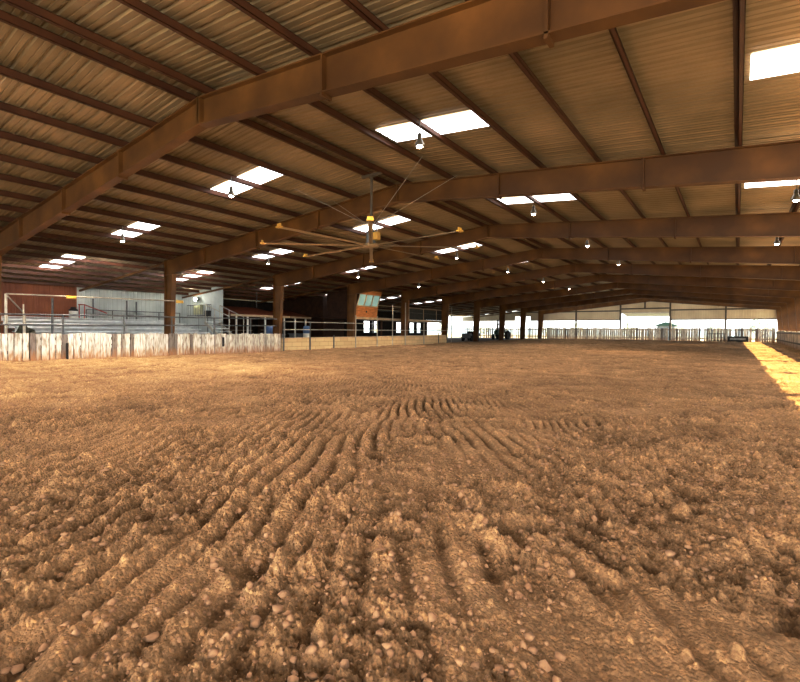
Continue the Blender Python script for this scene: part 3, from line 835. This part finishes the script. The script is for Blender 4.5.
# ------------------------------------------------------------------ refreshment stands behind the block wall
def stand(y0, y1, ze, zrdg, label, posts):
    t = thing('snack_stand', label, 'stand', (-34, (y0 + y1) / 2, gz(y0)))
    g = gz(y0); x0, x1 = -38.5, -33.6
    yc = (y0 + y1) / 2
    m = MB(); hip = min(1.6, (y1 - y0) * .3)
    v = [(x1 + .3, y0 - .3, ze), (x1 + .3, y1 + .3, ze), (x0, y1 + .3, ze), (x0, y0 - .3, ze), ((x0 + x1) / 2, y0 + .2, zrdg), ((x0 + x1) / 2, y1 - hip, zrdg)]
    v2 = [(a, b, c - .07) for a, b, c in v]
    m.add(v + v2, [(0, 1, 5, 4), (1, 2, 5), (2, 3, 4, 5), (3, 0, 4), (6, 10, 11, 7), (7, 11, 8), (8, 11, 10, 9), (9, 10, 6), (0, 6, 7, 1), (1, 7, 8, 2), (2, 8, 9, 3), (3, 9, 6, 0)])
    m.build('roof', M['red_roof'], t)
    MB().box(x1 + .28, x1 + .34, y0 - .3, y1 + .3, ze - .20, ze - .02).build('fascia', M['fascia'], t)
    MB().box(x0, x0 + .1, y0, y1, g - .05, ze - .1).build('back_wall', M['brown_wood'], t)
    c = MB(); c.box(x1 - .5, x1 + .1, y0 + .2, y1 - .2, g - .05, g + .95); c.box(x1 - .6, x1 + .22, y0 + .1, y1 - .1, g + .95, g + 1.02); c.build('counter', M['gun'], t)
    for y in posts: MB().bar((x1 + .2, y, g - .05), (x1 + .2, y, ze - .08), .12, .12).build('post', M['white'], t)
    m = MB()
    for z in (1.5, 1.95): m.box(x0 + .1, x0 + .5, y0 + .3, y1 - .3, g + z - .2, g + z - .16)
    m.build('shelf', M['fascia'], t)
stand(23.0, 28.6, 2.72, 3.45, 'snack stand with a low rust-red roof beyond the bleachers', (23.3, 24.4, 26.2, 28.3))
stand(29.3, 31.2, 2.72, 3.40, 'snack stand with a low rust-red roof, behind the column where the planks end', (29.6, 30.9))
def barrel(x, y, lab):
    g = gz(y); t = thing('drinks_barrel', lab, 'barrel', (x, y, g), 'blue and white barrels')
    m = MB(); m.lathe((x, y, g - .03), [(.30, 0), (.32, .1), (.34, .6), (.33, 1.1)], 18); m.build('barrel_body', M['white'], t, True)
    m = MB(); m.lathe((x, y, g + 1.05), [(.345, 0), (.345, .45), (.30, .62), (.12, .68)], 18); m.build('barrel_top', M['blue'], t, True)
barrel(-31.6, 25.3, 'white barrel with a blue top before the near red-roofed snack stand')
barrel(-31.6, 29.4, 'white barrel with a blue top just past the column where the planks end')
m = MB(); m.tube([(-33.0, 25.0, 3.3), (-33.0, 25.0, sheet_z(-33) - .2)], .03, 6)
tag(m.build('hanging_pipe', M['pipe']), 'thin pipe hanging from the aisle roof above the red-roofed stand', 'pipe')

# dark two-storey office
t = thing('office_building', 'dark brown two-storey wooden office beside the announcer booth', 'building', (-33, 34.5, gz(34)))
g = gz(34)
m = MB(); m.box(-38.4, -31.9, 31.7, 36.3, 2.7, 4.62); m.build('upper_storey', M['brown_wood'], t)
m = MB(); m.box(-38.4, -33.4, 33.2, 36.3, g - .1, 2.7); m.build('lower_storey', M['brown_wood'], t)
for y0, y1 in ((34.3, 35.3), (35.6, 36.15)):
    m = MB(); z0, z1 = 3.80, 4.50; x = -31.86
    for a, b, c, d in ((y0, y0 + .2, z0, z1), (y1 - .2, y1, z0, z1), (y0, y1, z1 - .08, z1), (y0, y1, z0, z0 + .06)): m.box(x, x + .06, a, b, c, d)
    fr = m.build('window_frame', M['fascia'], t)
    MB().box(x - .01, x + .02, y0 + .1, y1 - .1, z0 + .05, z1 - .05).build('window_pane', M['dark'], fr)
for y in (31.9, 36.2): MB().bar((-32.0, y, g - .1), (-32.0, y, 2.72), .14, .14).build('support_post', M['brown_wood'], t)

# announcer booth on the raised deck
def booth():
    t = thing('announcer_booth', 'orange plywood announcer booth with a leaning band of windows above the block wall', 'booth', (-28, 32.4, 2.62))
    y0, y1, z0, zs, zt, zh = 30.75, 33.75, 2.66, 3.62, 4.62, 4.98
    xb, xs, xt = -27.0, -26.9, -26.55
    MB().prism_xz([(xb - .06, z0), (xb, z0), (xs, zs), (xs - .06, zs)], y0, y1).build('front_panel', M['tan_wood'], t)
    MB().prism_xz([(xt - .06, zt), (xt, zt), (xt + .12, zh), (xt + .06, zh)], y0, y1).build('header_panel', M['tan_wood'], t)
    MB().bar((xs + .02, y0, zs), (xs + .02, y1, zs), .12, .10).build('sill', M['fascia'], t)
    for y in (y0, y1):
        MB().prism_xz([(-30.4, z0), (xb, z0), (xs, zs), (xt, zt), (xt + .12, zh), (-30.4, sheet_z(-30.4) - .2)], y - .04, y + .04).build('side_panel', M['brown_wood'] if y == y0 else M['tan_wood'], t)
    fr = MB()
    for y in np.linspace(y0 + .06, y1 - .06, 4): fr.bar((xs, y, zs), (xt, y, zt), .08, .10, (0, 1, 0))
    fr = fr.build('window_frame', M['fascia'], t)
    MB().prism_xz([(xs - .04, zs), (xs - .02, zs), (xt - .02, zt), (xt - .04, zt)], y0 + .05, y1 - .05).build('window_pane', M['glass'], fr)
    MB().box(-30.4, -30.34, y0, y1, z0, sheet_z(-30.4) - .22).build('back_panel', M['brown_wood'], t)
    MB().prism_xz([(-30.4, sheet_z(-30.4) - .22), (xt + .14, zh + .0), (xt + .14, zh + .05), (-30.4, sheet_z(-30.4) - .16)], y0 - .05, y1 + .05).build('roof', M['brown_wood'], t)
    m = MB(); m.lathe((-26.97, 32.2, 3.14), [(.09, -.04), (.09, .04), (.03, .06)], 12, 'x'); m.build('horn', M['black'], t)
booth()
t = thing('viewing_deck', 'raised viewing deck with railing running on from the announcer booth', 'deck', (-29, 40, 0))
MB().box(-31.4, -27.0, 30.6, 46.8, 2.50, 2.62).build('deck_floor', M['brown_wood'], t)
MB().box(-27.0, -26.92, 30.6, 46.8, 2.44, 2.66).build('fascia', M['fascia'], t)
for z in (3.78, 3.3):
    m = MB(); m.tube([(-26.98, 33.9, z), (-26.98, 46.8, z + .06)], .04 if z > 3.5 else .02, 8); m.build('rail', M['fascia'] if z > 3.5 else M['pipe'], t)
for y in (36.2, 38.9, 41.6, 44.2, 46.8): MB().bar((-26.98, y, 2.6), (-26.98, y, 3.82), .07, .07).build('railing_post', M['fascia'], t)
MB().box(-26.99, -26.975, 38.9, 46.8, 2.68, 3.72).build('mesh_screen', noisy('dark_screen', (.02, .025, .022), (.05, .05, .045), 4), t)
for y in (30.8, 34.6, 38.4, 42.4, 46.7): MB().bar((-27.1, y, gz(y) - .1), (-27.1, y, 2.5), .13, .13).build('support_post', M['brown_wood'], t)
for y in (34.6, 38.4, 42.4): MB().bar((-31.2, y, gz(y) - .1), (-31.2, y, 2.5), .13, .13).build('support_post', M['brown_wood'], t)
m = MB(); m.tube([(-26.85, 47.4, gz(47) - .1), (-26.85, 47.4, 4.35)], .05, 8); tag(m.build('tall_pole', M['pale_pipe']), 'tall pale pole at the end of the raised viewing deck', 'pole')

# ------------------------------------------------------------------ machines and far objects
def wheel(parent, c, r, w, rim='gun'):
    m = MB(); m.lathe((c[0] - w / 2, c[1], c[2]), [(r * .62, 0), (r * .92, .0), (r, w * .2), (r, w * .8), (r * .92, w), (r * .62, w)], 20, 'x'); o = m.build('wheel', M['black'], parent, False)
    m = MB(); m.lathe((c[0] - w * .3, c[1], c[2]), [(r * .2, -.02), (r * .62, 0), (r * .62, w * .6), (r * .2, w * .65)], 16, 'x'); m.build('rim', M[rim], o)
def tractor(x, y):
    g = gz(y) - .10; t = thing('tractor', 'dark green tractor with a canopy parked by the far columns', 'tractor', (x, y, g))
    for sx in (-.75, .75):
        wheel(t, (x + sx, y + .9, g + .7), .70, .38, 'yellow'); wheel(t, (x + sx * .8, y - 1.2, g + .42), .42, .26, 'yellow')
    m = MB(); m.bevbox(x - .33, x + .33, y - 1.6, y + .1, g + .75, g + 1.4, .09); m.build('hood', M['green'], t)
    m = MB(); m.bevbox(x - .25, x + .25, y - 1.3, y + 1.1, g + .45, g + .8, .05); m.build('chassis', M['black'], t)
    m = MB(); m.bevbox(x - .28, x + .28, y + .6, y + 1.1, g + .95, g + 1.1, .04); m.bevbox(x - .28, x + .28, y + 1.0, y + 1.15, g + 1.05, g + 1.5, .05); m.build('seat', M['black'], t)
    m = MB()
    for sx in (-.55, .55):
        m.bar((x + sx, y + 1.1, g + .8), (x + sx, y + 1.1, g + 2.25), .07, .07); m.bar((x + sx, y + .0, g + .8), (x + sx, y + .0, g + 2.25), .06, .06)
    m.build('roll_bar', M['black'], t)
    MB().bevbox(x - .7, x + .7, y - .2, y + 1.3, g + 2.25, g + 2.34, .04).build('canopy', M['green'], t)
    for sx in (-.75, .75): MB().bevbox(x + sx - .22, x + sx + .22, y + .3, y + 1.5, g + 1.42, g + 1.48, .02).build('fender', M['green'], t)
    m = MB(); m.tube([(x, y - .1, g + 1.35), (x, y + .25, g + 1.6)], .03, 6); m.lathe((x, y + .25, g + 1.6), [(.2, 0), (.2, .03)], 14); m.build('steering_wheel', M['black'], t)
tractor(-28.3, 64.5)
def cart(x, y):
    g = gz(y) - .06; t = thing('utility_cart', 'grey four-wheeled utility cart parked past the deck end', 'cart', (x, y, g))
    for sx in (-.6, .6):
        for sy in (-.85, .85): wheel(t, (x + sx, y + sy, g + .34), .34, .24)
    m = MB(); m.bevbox(x - .62, x + .62, y - 1.3, y + 1.3, g + .38, g + .62, .06); m.build('chassis', M['gun'], t)
    m = MB(); m.bevbox(x - .6, x + .6, y - 1.35, y - .55, g + .6, g + .98, .10); m.build('hood', M['gun'], t)
    m = MB()
    m.box(x - .68, x + .68, y + .3, y + .36, g + .62, g + 1.02); m.box(x - .68, x + .68, y + 1.36, y + 1.42, g + .62, g + 1.02)
    for sx in (-.68, .64): m.box(x + sx, x + sx + .04, y + .3, y + 1.42, g + .62, g + 1.02)
    m.build('cargo_bed', M['gun'], t)
    m = MB(); m.bevbox(x - .55, x + .55, y - .35, y + .15, g + .62, g + .82, .05); m.bevbox(x - .55, x + .55, y + .1, y + .24, g + .7, g + 1.25, .04); m.build('seat', M['black'], t)
    m = MB(); m.tube([(x + .25, y - .6, g + .9), (x + .25, y - .42, g + 1.1)], .02, 6); m.lathe((x + .25, y - .42, g + 1.1), [(.15, 0), (.15, .025)], 12); m.build('steering_wheel', M['black'], t)
cart(-27.9, 54.2)
# drag harrow leaning on the far fence and a stock trough beside it
t = thing('drag_harrow', 'dark rusty drag harrow leaning on the far fence beside the trough', 'harrow', (-2.2, 73.6, gz(73)))
g = gz(73.5); m = MB()
for z in (.1, .55, 1.0): m.bar((-3.1, 73.4 + z * .35, g + z), (-1.35, 73.4 + z * .35, g + z), .06, .06)
for i in range(6): m.bar((-3.1 + i * .35, 73.42, g + .02), (-3.1 + i * .35, 73.78, g + 1.05), .05, .05)
m.build('harrow_frame', M['dark'], t)
m = MB()
for z in (.1, .55, 1.0):
    for i in range(8): m.bar((-3.05 + i * .24, 73.4 + z * .35, g + z), (-3.05 + i * .24, 73.15 + z * .35, g + z + .02), .025, .025)
m.build('tines', M['dark'], t)
t = thing('stock_trough', 'low black stock trough with pale inside at the head of the sunlit strip', 'trough', (.1, 73.0, gz(73)))
m = MB(); x0, x1, y0, y1, z0, z1 = -1.0, 1.15, 72.6, 73.5, g - .05, g + .62
m.bevbox(x0, x1, y0, y0 + .06, z0, z1, .015); m.bevbox(x0, x1, y1 - .06, y1, z0, z1 + .05, .015)
m.bevbox(x0, x0 + .06, y0, y1, z0, z1, .015); m.bevbox(x1 - .06, x1, y0, y1, z0, z1, .015); m.box(x0, x1, y0, y1, z0, z0 + .06)
m.build('trough_shell', M['black'], t)
MB().bevbox(x0 + .25, x1 - .25, y0 - .03, y0 + .005, z0 + .28, z1 - .16, .008).build('front_strip', M['gun'], t)

# small shed seen through the far doorway, fence outside, trees
t = thing('small_shed', 'small grey shed standing outside beyond the far doorway', 'shed', (-10.5, 92, .4))
m = MB(); m.box(-11.2, -8.6, 91, 94, .3, 2.9); m.build('shed_wall', M['gun'], t)
m = MB(); m.prism_xz([(-11.5, 2.85), (-8.3, 2.85), (-8.3, 2.95), (-9.9, 3.5), (-11.5, 2.95)], 90.7, 94.3); m.build('shed_roof', M['green'], t)
def tree(x, y, h, lab):
    t = thing('tree', lab, 'tree', (x, y, .4), 'hazy trees beyond the arena')
    m = MB(); g = .35
    m.tube([(x, y, g - .1), (x + .1, y, g + h * .25), (x - .05, y, g + h * .6)], [.16, .13, .05], 7)
    for k in range(3): a = k * 2.1; m.tube([(x, y, g + h * .28), (x + h * .2 * math.cos(a), y + h * .2 * math.sin(a), g + h * .6)], [.08, .03], 5)
    m.build('trunk', M['bark'], t)
    m = MB(); R_ = random.Random(int(x * 7))
    for k in range(260):
        a = R_.uniform(0, 6.28); u = R_.uniform(-1, 1); rr = R_.uniform(.55, 1) * (1 - .25 * u)
        q = math.sqrt(max(0, 1 - u * u)); c = Vector((x + h * .42 * rr * q * math.cos(a), y + h * .42 * rr * q * math.sin(a), g + h * .62 + h * .38 * u))
        s_ = h * .055; d1 = Vector((R_.uniform(-1, 1), R_.uniform(-1, 1), R_.uniform(-1, 1))).normalized() * s_; d2 = d1.orthogonal().normalized() * s_
        m.add([c - d1, c + d2, c + d1, c - d2], [(0, 1, 2, 3)])
    m.build('crown', M['leaf'], t)
tx = [(-120, 128, 4.2), (-96, 120, 3.6), (-78, 132, 4.6), (-60, 125, 3.8), (-45, 135, 4.4), (-33, 122, 3.6), (-22, 130, 4.2), (-13, 140, 4.6), (-4, 120, 3.4), (3.5, 112, 4.6), (9, 118, 5.0)]
for i, (x, y, h) in enumerate(tx):
    tree(x, y, h, 'hazy pale tree outside the far end wall, %s counted from the sunlit side' % ORD[len(tx) - 1 - i])

m = MB(); xs = np.linspace(-520, 160, 60); R_ = random.Random(3)
for x in xs:
    h = 5.2 + 1.6 * math.sin(x * .021) + 1.1 * math.sin(x * .057 + 1) + R_.uniform(-.3, .3)
    m.v += [(x, 380, -1), (x, 384, h)]
for i in range(len(xs) - 1): m.f.append((2 * i, 2 * i + 2, 2 * i + 3, 2 * i + 1))
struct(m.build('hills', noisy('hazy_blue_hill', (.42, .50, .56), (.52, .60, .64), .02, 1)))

# ------------------------------------------------------------------ light and sky
w = bpy.data.worlds.new('sky'); SC.world = w; w.use_nodes = True
nt = w.node_tree; bg = nt.nodes['Background']
tc = N(nt, 'ShaderNodeTexCoord'); sp = N(nt, 'ShaderNodeSeparateXYZ'); nt.links.new(tc.outputs['Generated'], sp.inputs[0])
r = ramp(nt, [(0, (.9, .9, .88)), (.04, (.93, .97, 1.0)), (.5, (.55, .74, 1.0))])
nt.links.new(sp.outputs['Z'], r.inputs['Fac']); nt.links.new(r.outputs['Color'], bg.inputs['Color'])
bg.inputs['Strength'].default_value = 2.2
sun = light('SUN', (30, 20, 30), 13, (1, .83, .47), 'sun', angle=.009)
sun.rotation_euler = Vector((-1, 0, -.86)).to_track_quat('-Z', 'Y').to_euler()
def spot(loc, to, power, col, size=1.9, r=.15, name='aisle_fill'):
    o = light('SPOT', loc, power, col, name, shadow_soft_size=r, spot_size=size, spot_blend=.7)
    o.rotation_euler = (Vector(to) - Vector(loc)).to_track_quat('-Z', 'Y').to_euler()
spot((-35.5, 20.4, 3.9), (-32, 14, .8), 260, (1, .98, .9), 2.4, name='flood_lamp')
light('POINT', (-35.5, 20.7, 3.88), 25, (1, .98, .85), 'flood_lamp', shadow_soft_size=.1)
spot((-27.0, 11.0, 4.4), (-33, 12.5, 1.6), 640, (.95, .98, 1), 2.2)  # spots without fixtures, added to brighten bleachers, siding and stands
spot((-27.0, 17.0, 4.4), (-34, 17.5, 1.6), 420, (.95, .98, 1), 2.2)
spot((-29, 9.0, 3.9), (-38, 9.5, 2.9), 380, (1, .72, .45), 1.6)
spot((-29.5, 26.0, 4.0), (-33, 26.2, 1.2), 120, (1, .88, .68), 2.2)
spot((-23.5, 30.2, 4.2), (-27, 32.3, 3.6), 120, (1, .80, .52), 1.0, .1, 'booth_spot')  # spot aimed at the booth front, no fixture modelled
for y, p in ((9, 230), (16, 240), (24, 300), (32, 280), (40, 260)):  # fixtureless spots added to brighten the plank fence and block wall
    spot((-20.5, y, 4.6), (-24.6, y, .4), p, (1, .90, .72) if y > 20 else (1, .97, .90), 1.9, .15, 'fence_wall_fill')
for x in (-20, -11, -2): spot((x, 66, 2.4), (x, 75, 3.6), 620, (1, .88, .68), 1.5, .3, 'end_wall_fill')  # unseen fill spots added to brighten the far end wall
for x, y in ((-6, 34), (-14, 44), (-4, 54), (-16, 60)): spot((x, y, 5.6), (x, y, 0), 460, (1, .85, .60), 2.6, .3, 'high_bay_and_fill_light')  # fill spots added over the far dirt, no fixtures there
# added upward area lamp imitating bounce off the sunlit dirt, lifts the ceiling
o = light('AREA', (1.5, 22, .9), 430, (1, .77, .46), 'bounce_fill', shape='RECTANGLE', size=3, size_y=60); o.rotation_euler = (PI, 0, 0)

# added unseen area lamp standing in for daylight from behind the camera
o = light('AREA', (3.0, -8.2, 2.2), 1350, (1, .93, .82), 'open_end_fill', shape='RECTANGLE', size=11, size_y=3.2); o.rotation_euler = (PI / 2 + .12, 0, .25)

SC.view_settings.view_transform = 'Standard'
SC.view_settings.look = 'None'
SC.view_settings.exposure = .33
SC.view_settings.use_curve_mapping = True
cm = SC.view_settings.curve_mapping
cv = cm.curves[3]
for p in ((.22, .165), (.5, .50), (.78, .825)): cv.points.new(*p)
cm.update()
